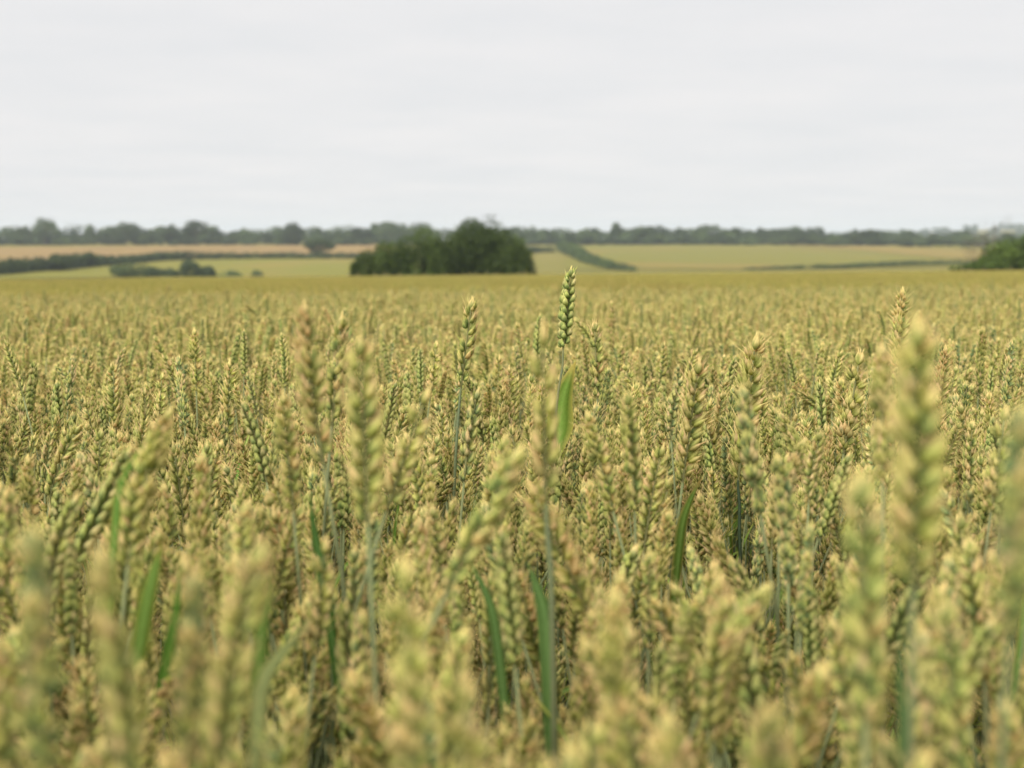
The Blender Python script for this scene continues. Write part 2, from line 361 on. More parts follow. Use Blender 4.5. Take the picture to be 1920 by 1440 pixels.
def bush(label,blobs,px,base,d,n,leaf,seed,dark=1.0,top_h=3.0,group='bushes at the far edge of the wheat'):
    r=np.random.default_rng(seed); p=at(px,base,d); p[2]=H(p[0],p[1]); s=d/FPX; z0=p[2]
    o=empty('bush',p); prop(o,label,'bush',group); L=[]
    for (bx,by,bw,bh) in blobs:     # photo-pixel centre and half sizes -> metres in the bush's own space
        c=at(bx,by,d)-p; c[1]=r.uniform(-0.5,0.5)*bw*s
        a=np.array([bw*s,bw*s*0.9,bh*s]); L.append((c,a*0.78))
        for _ in range(38):
            dd=r.normal(size=3); dd/=np.linalg.norm(dd); k=0.26+0.2*r.random()
            L.append((c+dd*a*(1-k*0.8),a*k))
    L=[(c,a) for c,a in L if c[2]>-0.3]
    mb=MB(); leaf_cloud(mb,L,n,leaf,np.array((0.015,0.029,0.006))*dark,np.array((0.082,0.120,0.020))*dark,r,0.55)
    mb.build('foliage',[M_TREE],o,False)
    for i in range(4):
        a=r.random()*6.28; t=MB(); b=np.array([math.cos(a)*0.5,math.sin(a)*0.5,-0.3])
        tube(t,[b,b*2+np.array([0,0,top_h*0.4+0.3]),b*3.6+np.array([0,0,top_h*0.8])],[0.14,0.09,0.04],(0.07,0.055,0.04),6); t.build('stem',[M_BARK],o)
    return o
BD=165
bush('big dark domed bush standing at the far edge of the wheat',[(906,500,86,90),(892,474,60,56),(940,500,56,76),(974,508,31,50),(858,498,36,62)],915,520,BD,30000,0.17,61,1.0,4.5)
bush('lower lighter green bush joined to the side of the big dark bush',[(785,498,64,70),(738,503,48,52),(818,500,38,58)],770,520,BD-3,20000,0.16,62,1.15,3.0)
bush('smallest bush at the tapering end of the bush clump',[(686,508,26,40),(668,510,14,20),(715,506,26,34)],690,522,BD-5,7000,0.14,63,1.05,1.6)
bush('green bush at the wheat edge beyond the bare twiggy tree',[(1898,492,56,44),(1960,478,64,52),(1856,500,34,22)],1900,512,BD-10,16000,0.16,64,1.5,2.6)
bush('low bramble bush sprawling at the foot of the bare twiggy tree',[(1830,499,30,8),(1795,503,18,5),(1860,499,24,9)],1828,512,BD-12,2600,0.13,65,1.5,0.6)
def grass_fringe():
    r=np.random.default_rng(91); mb=MB()
    for px0,px1,n in ((640,1012,200),(1775,1960,90)):
        for _ in range(n):
            d=BD-9+r.normal(0,1.2)-(4 if px0>1500 else 0); p=at(r.uniform(px0,px1),515,d); p[2]=float(H(p[0],p[1])); h=r.uniform(0.6,1.35)*(1 if r.random()<0.5 else 0.75)
            l=np.array([r.normal(0,0.16),r.normal(0,0.1),1.0])*h; k=r.uniform(0.8,1.2)
            tube(mb,[p,p+l*0.6,p+l*0.75,p+l*0.9,p+l*1.03],[0.012,0.01,0.05,0.04,0.005],np.array((0.34,0.31,0.14))*k,4)
    o=mb.build('tall_grass',[M_LEAF],None,False); prop(o,'pale seeding grass along the foot of the bushes','grass',kind='stuff')
grass_fringe()
def bare_tree(px,base,top,d,seed):
    r=np.random.default_rng(seed); p=at(px,base,d); p[2]=H(p[0],p[1]); h=(proj(p)[1]-top)*d/FPX
    o=empty('bare_tree',p); prop(o,'thin bare twiggy tree in front of the blue hill beside the green bush','tree')
    t=MB(); tw=MB(); lf=MB()
    def grow(mb,b,dr,L,rad,lv):
        pts=[b]; d0=np.array(dr)
        for k in range(4): d0=unit(d0+r.normal(0,0.16,3)); pts.append(pts[-1]+d0*L/4)
        tube(mb,pts,np.linspace(rad,rad*0.5,5),(0.14,0.115,0.10),5 if lv<2 else 3)
        if lv<4:
            for _ in range(4):
                q=pts[r.integers(1,5)]; nd=unit(d0+r.normal(0,0.55,3)+np.array([0,0,0.15])); grow(tw,q,nd,L*r.uniform(0.45,0.7),rad*0.45,lv+1)
        else:
            leaf_cloud(lf,[(pts[-1],0.18)],2,0.06,(0.10,0.10,0.06),(0.16,0.14,0.09),r)
    grow(t,np.zeros(3),(0.05,0,1),h*0.55,0.09,0); grow(t,np.array([0.5,0.1,0]),(0.25,0,1),h*0.5,0.07,0); grow(t,np.array([-0.45,0.0,0]),(-0.1,0,1),h*0.5,0.06,0)
    t.build('trunk',[M_BARK],o); tw.build('twigs',[M_BARK],o)['kind']='stuff'; lf.build('leaves',[M_TREE],o,False)['kind']='stuff'
bare_tree(1842,512,408,BD-8,71)

# ------------------------------------------------------------------ wheat
# one husk (glume or lemma) as a pointed, keeled boat: rings along t, sides round a
def husk_template(nr,ns):
    t=np.concatenate([[0.0],np.linspace(0.08,0.94,nr-1)]); a=np.arange(ns)/ns*2*math.pi
    prof=(np.clip(t,0.012,1)**0.60)*(1-t)**0.85; prof/=prof.max()
    T_,A_=np.meshgrid(t,a,indexing='ij'); Pf=np.repeat(prof[:,None],ns,1)
    q=[[i*ns+j,i*ns+(j+1)%ns,(i+1)*ns+(j+1)%ns,(i+1)*ns+j] for i in range(nr-1) for j in range(ns)]
    k=nr*ns; tr=[[(nr-1)*ns+j,(nr-1)*ns+(j+1)%ns,k] for j in range(ns)]
    return T_.ravel(),A_.ravel(),Pf.ravel(),np.array(q),np.array(tr)
HT_HI=husk_template(7,8); HT_LO=husk_template(3,4)
def smooth(x,a,b): x=np.clip((x-a)/(b-a),0,1); return x*x*(3-2*x)
def add_husk(mb,TP,base,ax,out,L,wid,thk,cb,ct,beak,r,pale=0.35,flare=0.0):
    T_,A_,Pf,q,tr=TP; ax=unit(ax); out=unit(out-ax*np.dot(out,ax)); lat=np.cross(ax,out)
    bow=0.09*L*np.sin(T_*math.pi)+(flare-0.08)*L*T_**2.2
    ca,sa=np.cos(A_),np.sin(A_)
    keel=1+0.16*np.clip(ca,0,1)**4
    v=base+(T_*L)[:,None]*ax+(Pf*ca*keel*thk/2+bow)[:,None]*out+(Pf*sa*wid/2)[:,None]*lat
    tip=base+ax*L*(1.0+beak)+out*L*(flare-0.08+beak*(0.12+flare))+lat*L*beak*r.normal(0,0.12)
    v=np.concatenate([v,tip[None]])
    m=smooth(T_+0.12*r.normal(),0.38,0.88)[:,None]; edge=(np.abs(sa)**3*0.26*pale/0.35*(T_>0.1))[:,None]
    c=cb*(1-m)+ct*m; c=c*(1-edge)+ct*1.0*edge
    keelc=(np.clip(ca,0,1)**10*0.25)[:,None]; c=c*(1-keelc)+ct*0.9*keelc
    if len(T_)>20: c=c*(1+0.09*np.where((np.arange(len(T_))%8)%2==0,1,-1)*np.clip(T_*3,0,1))[:,None]
    c=np.concatenate([c,ct[None]*1.05])
    mb.add(v,q,tr,c)
GREEN=np.array([0.150,0.220,0.052]); YEL=np.array([0.445,0.452,0.085]); STRAW=np.array([0.715,0.585,0.235]); TAN=np.array([0.58,0.395,0.145]); PINK=np.array([0.76,0.535,0.265]); BLUEG=np.array([0.165,0.260,0.120])
def ear_mb(r,ripe,nsp=20,L=0.085,width=1.0,opn=0.5,curve=0.0,TP=HT_HI,full=True,tipdead=0.0,glauc=0.3,tipg=0.15):
    """an ear of wheat along +Z from the origin: spikelets alternate at +X and -X, each a fan of husks"""
    mb=MB()
    def axis(s):      # centre line, bent towards +X by `curve` radians over its length
        if abs(curve)<1e-3: return np.array([0,0,s*L]),np.array([0,0,1.0])
        k=curve; a=k*s; return np.array([L/k*(1-math.cos(a)),0,L/k*math.sin(a)]),np.array([math.sin(a),0,math.cos(a)])
    tw0=r.normal(0,0.25); twist=r.normal(0,0.5)
    pts=[axis(s)[0] for s in np.linspace(0,0.93,9)]
    tube(mb,pts,np.linspace(0.0011,0.0006,9),np.array([0.30,0.30,0.12]),5)
    base_g=GREEN*(1-glauc)+BLUEG*glauc
    for i in range(nsp):
        s=0.02+0.90*i/(nsp-1); c,t=axis(s); side=1 if i%2 else -1
        ang=tw0+twist*s+r.normal(0,0.10)
        X=np.array([math.cos(ang),math.sin(ang),0]); X=unit(X-t*np.dot(X,t)); Yv=np.cross(t,X)
        o=X*side; env=min(1.0,0.60+2.2*s)*min(1.0,0.56+(1-s)*1.1); fat=1.22 if opn<0.2 else 0.98     # smaller at both ends
        sl=(0.0122 if opn<0.2 else 0.0112)*env*r.uniform(0.85,1.12)*(L/0.085)**0.5; b=c+o*0.0010
        spread=width*r.uniform(0.8,1.2); fl=opn*r.uniform(0.05,0.42)
        dead=r.random()<tipdead*(0.2+1.2*s**3)
        loc=np.clip(ripe+r.normal(0,0.16)+0.22*(s-0.5),0,1)
        def cols():
            k=np.clip(loc+r.normal(0,0.12),0,1)
            cbm=base_g*(1-k)+YEL*k; ctm=YEL*(1-k)*0.9+STRAW*k*1.0+STRAW*(1-k)*0.15
            if dead and r.random()<0.75: f2=r.uniform(0.35,0.95); cbm=cbm*(1-f2)+TAN*f2; ctm=ctm*(1-f2)+PINK*f2
            elif r.random()<0.22: ctm=PINK*0.98; cbm=cbm*0.8+TAN*0.2
            pk=0.62*r.random()**2.0; ctm=ctm*(1-pk)+PINK*0.97*pk; ctm=ctm*(1-tipg)+(base_g*1.5+YEL*0.15)*tipg; f=r.uniform(0.88,1.12); return cbm*f,ctm*f
        if opn>0.2 and r.random()<0.07: continue
        if full:
            for (ly,up,lift,ll,ww,bk) in ((-1,0.31,0,0.82,0.0048,0.16),(1,0.31,0,0.82,0.0048,0.16),(-0.5,0.30,0.0016,1.0,0.0048,0.30),(0.5,0.30,0.0016,1.0,0.0048,0.30),(0.05,0.16,0.0036,0.92,0.0042,0.24)):
                axv=t+o*(up+0.30*max(0,opn-0.15))*spread*r.uniform(0.75,1.25)+Yv*ly*0.36*spread*r.uniform(0.85,1.15)
                outv=o*0.75+Yv*ly*0.8+0.05*t
                bb=b+t*lift+Yv*ly*0.0019*spread+o*0.0006
                cb_,ct_=cols(); beak=bk*r.uniform(0.4,1.6)*(0.5+opn)*(1.0+1.2*(s>0.85))
                if r.random()<0.30*opn: beak+=r.uniform(0.3,0.9)
                add_husk(mb,TP,bb,axv,outv,sl*ll,ww*env*fat,0.0039*env*fat,cb_,ct_,beak,r,flare=fl*(1.3 if abs(ly)==1 else 0.8))
                if opn>0.2 and r.random()<0.34:      # a fine hair-like awn from the husk's tip
                    tp=mb.v[-1][-1]; al=r.uniform(0.002,0.0085); ad=unit(axv+outv*r.uniform(-0.1,0.45)+r.normal(0,0.12,3)); e1=unit(np.cross(ad,np.array([0.3,0.2,0.9]))); e2=np.cross(ad,e1)
                    bp_=tp-ad*0.0012; mb.add([bp_+e1*0.00028,bp_-e1*0.00014+e2*0.00024,bp_-e1*0.00014-e2*0.00024,tp+ad*al],None,[[0,1,3],[1,2,3],[2,0,3]],STRAW*r.uniform(0.8,1.05))
        else:
            for ly in (-0.7,0.7):
                axv=t+o*0.42*spread+Yv*ly*0.36; cb_,ct_=cols()
                add_husk(mb,TP,b+Yv*ly*0.0016,axv,o*0.75+Yv*ly*0.8,sl*1.05,0.0058*env,0.0050*env,cb_,ct_,0.4,r,flare=0.12)
    # top spikelet
    c,t=axis(0.94)
    for ly in ((-1,0,1) if full else (0,)):
        k=ripe; cb_=base_g*(1-k)+YEL*k; ct_=STRAW if tipdead<0.5 else PINK
        add_husk(mb,TP,c,t+np.array([0.05,ly*0.22,0]),np.array([0.2,ly+0.05,0]),0.0105,0.0042,0.0036,cb_,ct_,0.3,r)
    return mb
def leaf_strip(mb,path,width,side,c0,c1,m=1,r=None,twist=0.0):
    """a blade along path (n,3); side: (n,3) or (3,) sideways direction; folded along the midrib"""
    path=np.asarray(path,float); n=len(path); s=np.linspace(0,1,n)
    w=width*np.minimum(1,0.35+2.2*s)*np.clip((1-s)*1.55,0,1)**0.8; tan=np.gradient(path,axis=0); V=[];C=[]
    for i in range(n):
        t=unit(tan[i]); sd_=unit(np.asarray(side)-t*np.dot(side,t)); nr_=np.cross(t,sd_)
        a=twist*s[i]; sd2=sd_*math.cos(a)+nr_*math.sin(a); nr2=np.cross(t,sd2)
        for u in (-1,-0.5,0,0.5,1):
            V.append(path[i]+sd2*u*w[i]/2+nr2*(abs(u)*0.16*w[i])); 
            cc=np.array(c0)*(0.92 if abs(u)==0.5 else 1.0)
            if u==0: cc=np.array(c0)*1.5+0.02
            if abs(u)==1: cc=np.array(c0)*0.5+np.array(c1)*0.5
            e=smooth(s[i],0.72,1.0); C.append(cc*(1-e)+np.array(c1)*e)
    q=[[i*5+j,i*5+j+1,(i+1)*5+j+1,(i+1)*5+j] for i in range(n-1) for j in range(4)]
    mb.add(V,q,None,np.array(C),m); return mb
LG=(0.100,0.175,0.026); LY=(0.50,0.38,0.10)
def arc_leaf(mb,base,az,L,droop,width,r,c0=LG,c1=LY):
    n=9; p=[np.array(base,float)]; el=R(r.uniform(62,80)); h=np.array([math.cos(az),math.sin(az),0])
    for i in range(n-1):
        e=el-droop*((i+0.5)/(n-1))**1.3; p.append(p[-1]+(h*math.cos(e)+np.array([0,0,math.sin(e)]))*L/(n-1))
    return leaf_strip(mb,p,width,np.array([-h[1],h[0],0]),c0,c1,1,r,r.normal(0,0.5))
STEMC=np.array([[0.20,0.20,0.09],[0.20,0.22,0.10],[0.20,0.235,0.115],[0.20,0.240,0.125],[0.24,0.27,0.12]])

# ear meshes shared by many plants: tone name, ripeness, dead tips
TONES=[('green',0.14,0.02,0.25),('grey green',0.20,0.06,0.8),('yellow green',0.36,0.07,0.25),('yellowing',0.52,0.12,0.25),('straw tipped',0.56,0.22,0.35),('tan flecked',0.52,0.38,0.3)]
EARS=[]
for k in range(24):
    r=np.random.default_rng(500+k); tn=TONES[k%6]
    cv=[0.0,0.12,0.28,0.5][k//6]*(1 if k%2 else -1)
    L=0.085*r.uniform(0.85,1.18); ns=int(round(L/0.085*r.integers(15,20)))
    mb=ear_mb(r,tn[1]-0.08+r.normal(0,0.04),ns,L,r.uniform(0.75,1.2),0.15 if k%6==0 else r.uniform(0.35,0.85),cv,tipdead=tn[2],glauc=tn[3],tipg=0.40 if k%6==0 else 0.15)
    EARS.append(dict(mb=mb,L=L,tone=tn[0],curve=cv,mesh=mb.mesh('ear',[M_HUSK])))

def frame(z,roll):
    z=unit(z); x=unit(np.cross(np.array([0,1.0,0.01]),z)); y=np.cross(z,x)
    c,s=math.cos(roll),math.sin(roll); M=np.eye(4); M[:3,0]=x*c+y*s; M[:3,1]=-x*s+y*c; M[:3,2]=z; return M
PLANTS=[]
def wheat_plant(base_ear,zdir,scale,ear,roll,r,stem_pts=None,leaves=(),leafspec=None,stem_col=STEMC,thin=1.0):
    """base_ear: world point where ear meets stem. Empty at the foot > stem, ear, leaf"""
    be=np.asarray(base_ear,float); z=unit(zdir)
    foot=be-z*0.25; foot=np.array([foot[0]-z[0]*0.08+r.normal(0,0.01),foot[1]-z[1]*0.08+r.normal(0,0.01),0]); foot[2]=H(foot[0],foot[1])-0.005
    o=empty('wheat_plant',foot)
    e=link('ear',ear['mesh'],o); M=frame(z,roll); M[:3,:3]*=scale; M[:3,:2]*=thin; M[:3,3]=be-foot; e.matrix_basis=Matrix(M.tolist())
    # stem: from the foot, bending into the ear's direction
    if stem_pts is None:
        p0=foot; p3=be; p1=foot+np.array([0,0,0.3]); p2=be-z*0.22; t=np.linspace(0,1,12)[:,None]
        sp_=(1-t)**3*p0+3*(1-t)**2*t*p1+3*(1-t)*t*t*p2+t**3*p3
    else:
        sp_=np.array(list(stem_pts)+[be])           # pixels already turned into points, lowest first
        sp_=np.concatenate([[foot],[(foot*0.4+sp_[0]*0.6)],sp_])
        t=np.linspace(0,1,len(sp_)); tt=np.linspace(0,1,24); sp_=np.stack([np.interp(tt,t,sp_[:,k]) for k in range(3)],1)
        for _ in range(2): sp_[1:-1]=(sp_[:-2]+2*sp_[1:-1]+sp_[2:])/4
    n=len(sp_); ci=np.stack([np.interp(np.linspace(0,1,n),np.linspace(0,1,5),stem_col[:,k]) for k in range(3)],1)
    mb=MB(); tube(mb,sp_-foot,np.linspace(0.0019,0.0011,n)*scale**0.5,ci,7); mb.build('stem',[M_HUSK],o)
    for lf in leaves:                                # explicit blades: list of world points, width
        mb=MB(); pts=np.concatenate([sp_[[int(n*0.45)]]*0.7+np.array(lf['pts'])[[0]]*0.3-np.array([[0,0,0.03]]),np.array(lf['pts'])])-foot; k=np.linspace(0,1,len(pts)); kk=np.linspace(0,1,12)
        pts=np.stack([np.interp(kk,k,pts[:,c]) for c in range(3)],1); 
        for _ in range(2): pts[1:-1]=(pts[:-2]+2*pts[1:-1]+pts[2:])/4
        leaf_strip(mb,pts,lf['w']*0.85,np.array([1.0,lf.get('turn',0.3),0.1]),lf.get('c',LG),lf.get('ct',LY),0,r,lf.get('tw',0.2)); mb.build('leaf',[M_LEAF],o)
    if leafspec:
        mb=MB(); at_=sp_[int(n*leafspec[0])]-foot; arc_leaf(mb,at_,leafspec[1],leafspec[2],leafspec[3],leafspec[4],r); 
        for k in range(len(mb.qm)): mb.qm[k]=mb.qm[k]*0
        mb.build('leaf',[M_LEAF],o)
    PLANTS.append(o); return o
def pick(tone,curve=None):
    c=[e for e in EARS if e['tone']==tone]
    return c[0] if curve is None else min(c,key=lambda e:abs(e['curve']-curve))

# plants that the photograph singles out: tip pixel, ear base pixel, depth, tone, roll, curve, label, extra
HERO=[
 ((1070,506),(1056,655),1.58,'green',0.15,0.0,'tallest sharp green ear, alone against the far field, an upright leaf beside its stem',dict(thin=1.22,stem=[(1040,800),(1046,735),(1055,690)],leaves=[dict(px=[(1050,806),(1052,760),(1064,716),(1080,676)],d=1.60,w=0.036,c=(0.115,0.185,0.022),turn=-0.2,tw=0.5)],col=0)),
 ((885,566),(864,728),1.57,'yellow green',0.5,0.12,'sharp slim ear on a bare blue green stem, second tallest of the sharp ears',dict(stem=[(853,875),(858,800),(862,750)])),
 ((570,572),(606,872),0.86,'tan flecked',0.3,0.12,'tall blurred ear with a browned tip, leaning away from its yellow green neighbour',dict(leaves=[dict(px=[(608,1075),(596,1030),(586,975),(582,918)],d=0.88,w=0.0085,c=(0.045,0.10,0.016),ct=(0.06,0.12,0.02))])),
 ((640,598),(622,800),1.12,'yellow green',0.2,0.0,'upright yellow green ear between the brown tipped ear and the thick blurred one',{}),
 ((674,640),(690,985),0.72,'yellowing',0.1,0.0,'thick blurred yellow ear standing beside the upright yellow green one',{}),
 ((1017,622),(1024,945),0.78,'straw tipped',0.2,0.0,'blurred straw tipped ear just below the tallest sharp ear, its pale stem showing',dict(thin=0.8,stem=[(1036,1180),(1032,1060),(1025,985)])),
 ((1115,608),(1120,748),1.85,'yellow green',1.2,0.0,'bushy ear standing beside the tallest sharp ear on its far side',{}),
 ((1012,592),(1003,690),2.2,'green',0.3,0.0,'small dark green ear half hidden behind the blurred straw tipped ear',{}),
 ((1692,543),(1686,722),1.38,'tan flecked',0.1,0.12,'tall loose ear with a brown tip rising behind the biggest blurred ear',{}),
 ((1718,615),(1712,1100),0.50,'yellowing',0.15,0.0,'biggest blurred ear, dwarfing all others, in front of the tall loose brown tipped ear',dict(leaves=[dict(px=[(1700,1345),(1690,1290),(1688,1220),(1698,1150)],d=0.52,w=0.005,c=(0.08,0.15,0.045),ct=(0.10,0.16,0.05))])),
 ((1652,650),(1655,905),0.80,'tan flecked',0.7,0.0,'blurred ear with an orange brown top tucked against the biggest blurred ear',{}),
 ((1612,905),(1622,1350),0.47,'yellow green',1.1,0.0,'heavily blurred pale green ear below the orange topped one',{}),
 ((1918,765),(1892,1200),0.42,'grey green',1.2,0.0,'heavily blurred grey green ear at the very edge, cut by the frame',{}),
 ((1418,632),(1384,900),1.47,'tan flecked',0.2,-0.28,'sharp brown ear with gaps between its husks on a dark kinked stem',dict(stem=[(1390,1065),(1386,1000),(1387,945),(1384,915)],dark=1)),
 ((1392,732),(1426,965),0.98,'grey green',0.8,0.12,'soft pale green ear crossing in front of the sharp brown gappy ear',{}),
 ((1612,668),(1582,850),1.52,'straw tipped',0.9,0.0,'sharp pale straw ear with bleached awns near the orange topped ear',{}),
 ((1310,682),(1280,905),1.33,'yellowing',0.2,0.0,'sharp yellow ear with brown husks leaning over an upright green leaf',dict(leaves=[dict(px=[(1274,1010),(1284,965),(1300,925),(1318,893)],d=1.30,w=0.014,ct=(0.40,0.28,0.09))])),
 ((818,645),(806,745),1.90,'straw tipped',0.9,0.0,'bushy pale topped ear near the slim ear on the bare stem',{}),
 ((788,655),(788,740),2.1,'green',0.3,0.0,'small green ear squeezed beside the bushy pale topped ear',{}),
 ((742,718),(716,840),1.58,'green',0.2,0.5,'dark green ear curving over at its tip beside the thick blurred yellow ear',{}),
 ((800,738),(724,960),0.88,'straw tipped',0.3,0.12,'blurred ear slanting over in front of the curving dark green ear',{}),
 ((334,668),(346,802),1.62,'grey green',1.3,0.0,'sharp bluish green ear, the greenest on its side of the field',{}),
 ((364,618),(368,735),1.95,'tan flecked',0.9,0.0,'brownish ear just behind the sharp bluish green ear',{}),
 ((304,704),(296,800),1.58,'straw tipped',0.9,0.0,'straw ear with spread husks next to the sharp bluish green ear',{}),
 ((318,768),(240,1060),0.78,'yellowing',0.3,0.28,'blurred yellow ear arching over with a long green leaf along it',dict(leaves=[dict(px=[(212,945),(232,895),(258,850),(288,806)],d=0.84,w=0.007,c=(0.11,0.20,0.03),ct=(0.40,0.34,0.08))])),
 ((10,640),(44,745),1.68,'yellow green',0.3,-0.12,'slim ear leaning out over the edge of the picture, far up in the crop',{}),
 ((440,722),(470,815),1.7,'tan flecked',0.4,-0.28,'brown tipped ear tilted over between the bluish green and the browned ears',{}),
 ((455,758),(500,905),1.25,'green',0.3,-0.28,'dark green ear leaning sharply below the tilted brown tipped ear',{}),
 ((972,848),(838,1110),0.66,'yellow green',0.15,0.28,'long bright yellow green ear bending sideways over its neighbours',{}),
 ((62,990),(80,1470),0.42,'grey green',1.3,0.0,'hugely blurred green ear in the bottom corner of the crop',{}),
 ((185,1040),(238,1480),0.42,'straw tipped',1.1,-0.12,'hugely blurred straw ear leaning out beside the green corner ear',{}),
 ((490,1025),(400,1450),0.45,'yellowing',1.2,0.28,'hugely blurred golden ear slanting over in the lower crop',{}),
 ((365,1075),(352,1460),0.47,'grey green',1.0,0.0,'hugely blurred pale ear half covered by the slanting golden ear',{}),
 ((758,1065),(770,1480),0.44,'straw tipped',1.2,0.0,'hugely blurred thick ear at the bottom between the golden slanting ear and the blunt one',{}),
 ((1152,1110),(1150,1480),0.50,'tan flecked',1.1,0.0,'blurred tan ear low in the middle of the crop',{}),
 ((872,1288),(870,1690),0.42,'straw tipped',1.2,0.0,'blunt blurred ear tip just entering at the bottom edge',{}),
 ((1442,1340),(1440,1720),0.42,'yellow green',1.2,0.0,'blurred ear tip entering at the bottom edge below the sharp brown gappy ear',{}),
 ((1250,1352),(1256,1740),0.43,'yellowing',1.0,0.0,'blurred ear tip at the bottom edge between the tan ear and the next tip',{}),
 ((1770,1140),(1800,1480),0.52,'yellow green',1.0,0.0,'blurred yellow green ear under the stem of the biggest blurred ear',{}),
 ((1896,640),(1884,768),1.48,'grey green',0.4,0.0,'sharp dark green ear with a bleached husk, close to the picture edge',{}),
 ((1884,772),(1858,960),1.02,'straw tipped',0.4,0.12,'slightly blurred ear with split pale husks below the sharp dark green edge ear',{}),
 ((530,740),(550,960),0.92,'tan flecked',0.5,0.0,'blurred ear with a puffy pinkish tip below the browned tall ear',{}),
 ((1175,740),(1190,960),1.05,'yellow green',0.9,-0.12,'soft bright green ear with open husks in the middle of the crop',{}),
 ((1100,775),(1150,960),1.05,'tan flecked',0.6,-0.12,'ear with swollen pale husks next to the soft bright green one',{}),
 ((895,735),(870,905),1.32,'grey green',0.2,0.12,'blue green beaded ear below the slim ear on the bare stem',{}),
 ((940,1000),(965,1250),0.78,'green',0.3,0.0,'blurred green ear with dark gaps, near two slanting green leaves',dict(leaves=[dict(px=[(935,1180),(920,1130),(900,1085),(878,1050)],d=0.84,w=0.008,c=(0.08,0.155,0.035),ct=(0.11,0.17,0.04)),dict(px=[(1030,1175),(1018,1130),(1004,1090),(990,1058)],d=0.84,w=0.012,c=(0.09,0.165,0.04),ct=(0.11,0.18,0.045))])),
 ((298,1000),(250,1180),0.82,'yellow green',0.4,0.28,'blurred ear with two broad green blades standing below it',dict(leaves=[dict(px=[(268,1165),(282,1100),(296,1050),(306,1012)],d=0.72,w=0.011,c=(0.12,0.21,0.035),ct=(0.34,0.30,0.06)),dict(px=[(318,1220),(326,1180),(334,1130),(338,1050)],d=0.75,w=0.008,c=(0.08,0.17,0.02),ct=(0.10,0.18,0.03))])),
 ((610,1020),(590,1230),0.80,'straw tipped',0.8,0.0,'blurred straw ear with pale folded leaf lying in front of it',dict(leaves=[dict(px=[(470,1310),(510,1250),(550,1200),(596,1150)],d=0.60,w=0.009,c=(0.24,0.27,0.10),ct=(0.40,0.36,0.12)),dict(px=[(484,1245),(490,1190),(502,1140),(512,1098)],d=0.66,w=0.009,c=(0.09,0.175,0.028),ct=(0.11,0.19,0.035))])),
 ((1520,985),(1500,1190),0.86,'grey green',0.9,0.0,'blurred grey green ear below the sharp pale straw ear',{}),
 ((1590,855),(1535,1010),1.15,'green',0.3,0.28,'dark green ear slanting across beneath the sharp pale straw ear',{}),
]
hr=np.random.default_rng(77); HSEG=[]; INFO=[]
for (tip,bp,d,tone,roll,cv,lab,ex) in HERO:
    d2=d+hr.normal(0,0.01); P1=at(*tip,d2); P0=at(*bp,d); e=pick(tone,cv)
    # a bent ear's chord is turned from its foot's direction: find the frame that lands the tip on the wanted pixel
    k=e['curve']; L=np.linalg.norm(P1-P0); sc=L/(e['L']*1.03); chord=unit(P1-P0)
    if k*cv<0: roll=roll+math.pi
    M=frame(chord,roll); x=M[:3,0]; z=unit(chord*math.cos(k/2)-x*math.sin(k/2))
    kw={'thin':ex.get('thin',1.0)}
    if 'stem' in ex: kw['stem_pts']=[at(a,b,d) for a,b in ex['stem']]
    if ex.get('dark'): kw['stem_col']=STEMC*np.array([0.35,0.45,0.45])
    if 'leaves' in ex: kw['leaves']=[dict(l,pts=[at(a,b,l['d']) for a,b in l['px']]) for l in ex['leaves']]
    M2=frame(z,0); a=math.atan2(x@M2[:3,1],x@M2[:3,0])
    o=wheat_plant(P0,z,sc,e,a,hr,**kw)
    prop(o,lab,'wheat plant','wheat plants singled out in the near crop')
    HSEG.append((tip[0],tip[1],bp[0],bp[1],d,L/d*FPX*0.10)); INFO.append((tip,lab))
    if 'stem' in ex:
        a,b=ex['stem'][0]; HSEG.append((bp[0],bp[1],a,b,d,8))
    for l in ex.get('leaves',()):
        a,b=l['px'][0]; c,dd_=l['px'][-1]; HSEG.append((c,dd_,a,b,l['d'],l['w']/l['d']*FPX*0.35))
HS=np.array(HSEG)
def blocks(p0,p1,L):        # would an ear from p0 to p1 (world) cover a singled-out plant in front?
    S=proj(np.stack([p0+(p1-p0)*t for t in (0,0.25,0.5,0.75,1.0)])); hw=L*0.09*FPX/S[:,2]
    A=HS[:,None,0:2]; B=HS[:,None,2:4]; Q=S[None,:,:2]; AB=B-A
    t=np.clip(((Q-A)*AB).sum(-1)/np.maximum((AB**2).sum(-1),1),0,1); dist=np.linalg.norm(Q-(A+t[...,None]*AB),axis=-1)
    return bool(((dist<HS[:,None,5]+hw[None])&(S[None,:,2]<HS[:,None,4]+0.01)).any())

# the rest of the crop: a jittered stand of plants round the camera
DENS=1250; cell=1/math.sqrt(DENS); cand=[]
YMAX=12.0
ny=int((YMAX+0.5)/cell)
hp=np.array([[*(at(*h[1],h[2])[:2])] for h in HERO])
for iy in range(ny):
    y=-0.5+iy*cell; hw=max(0.9,0.364*y*1.45+0.5); nx=int(2*hw/cell)
    xs_=-hw+(np.arange(nx)+rng.random(nx))*cell; ys_=y+rng.random(nx)*cell
    cand.append(np.stack([xs_,ys_],1))
cand=np.concatenate(cand); n=len(cand)
drop=np.clip(rng.normal(0.182,0.030,n),0.10,0.32); low_=rng.random(n)<0.48; drop[low_]=rng.uniform(0.19,0.36,int(low_.sum())); out_=rng.random(n)<0.03; drop[out_&(cand[:,1]>1.4)]-=rng.uniform(0.025,0.055,int((out_&(cand[:,1]>1.4)).sum()))
drop=np.where(cand[:,1]<0.75,np.maximum(drop,0.150),drop)
tilt=np.abs(rng.normal(0,R(9),n))+(rng.random(n)<0.12)*R(18); taz=rng.random(n)*6.283; roll=rng.random(n)*6.283
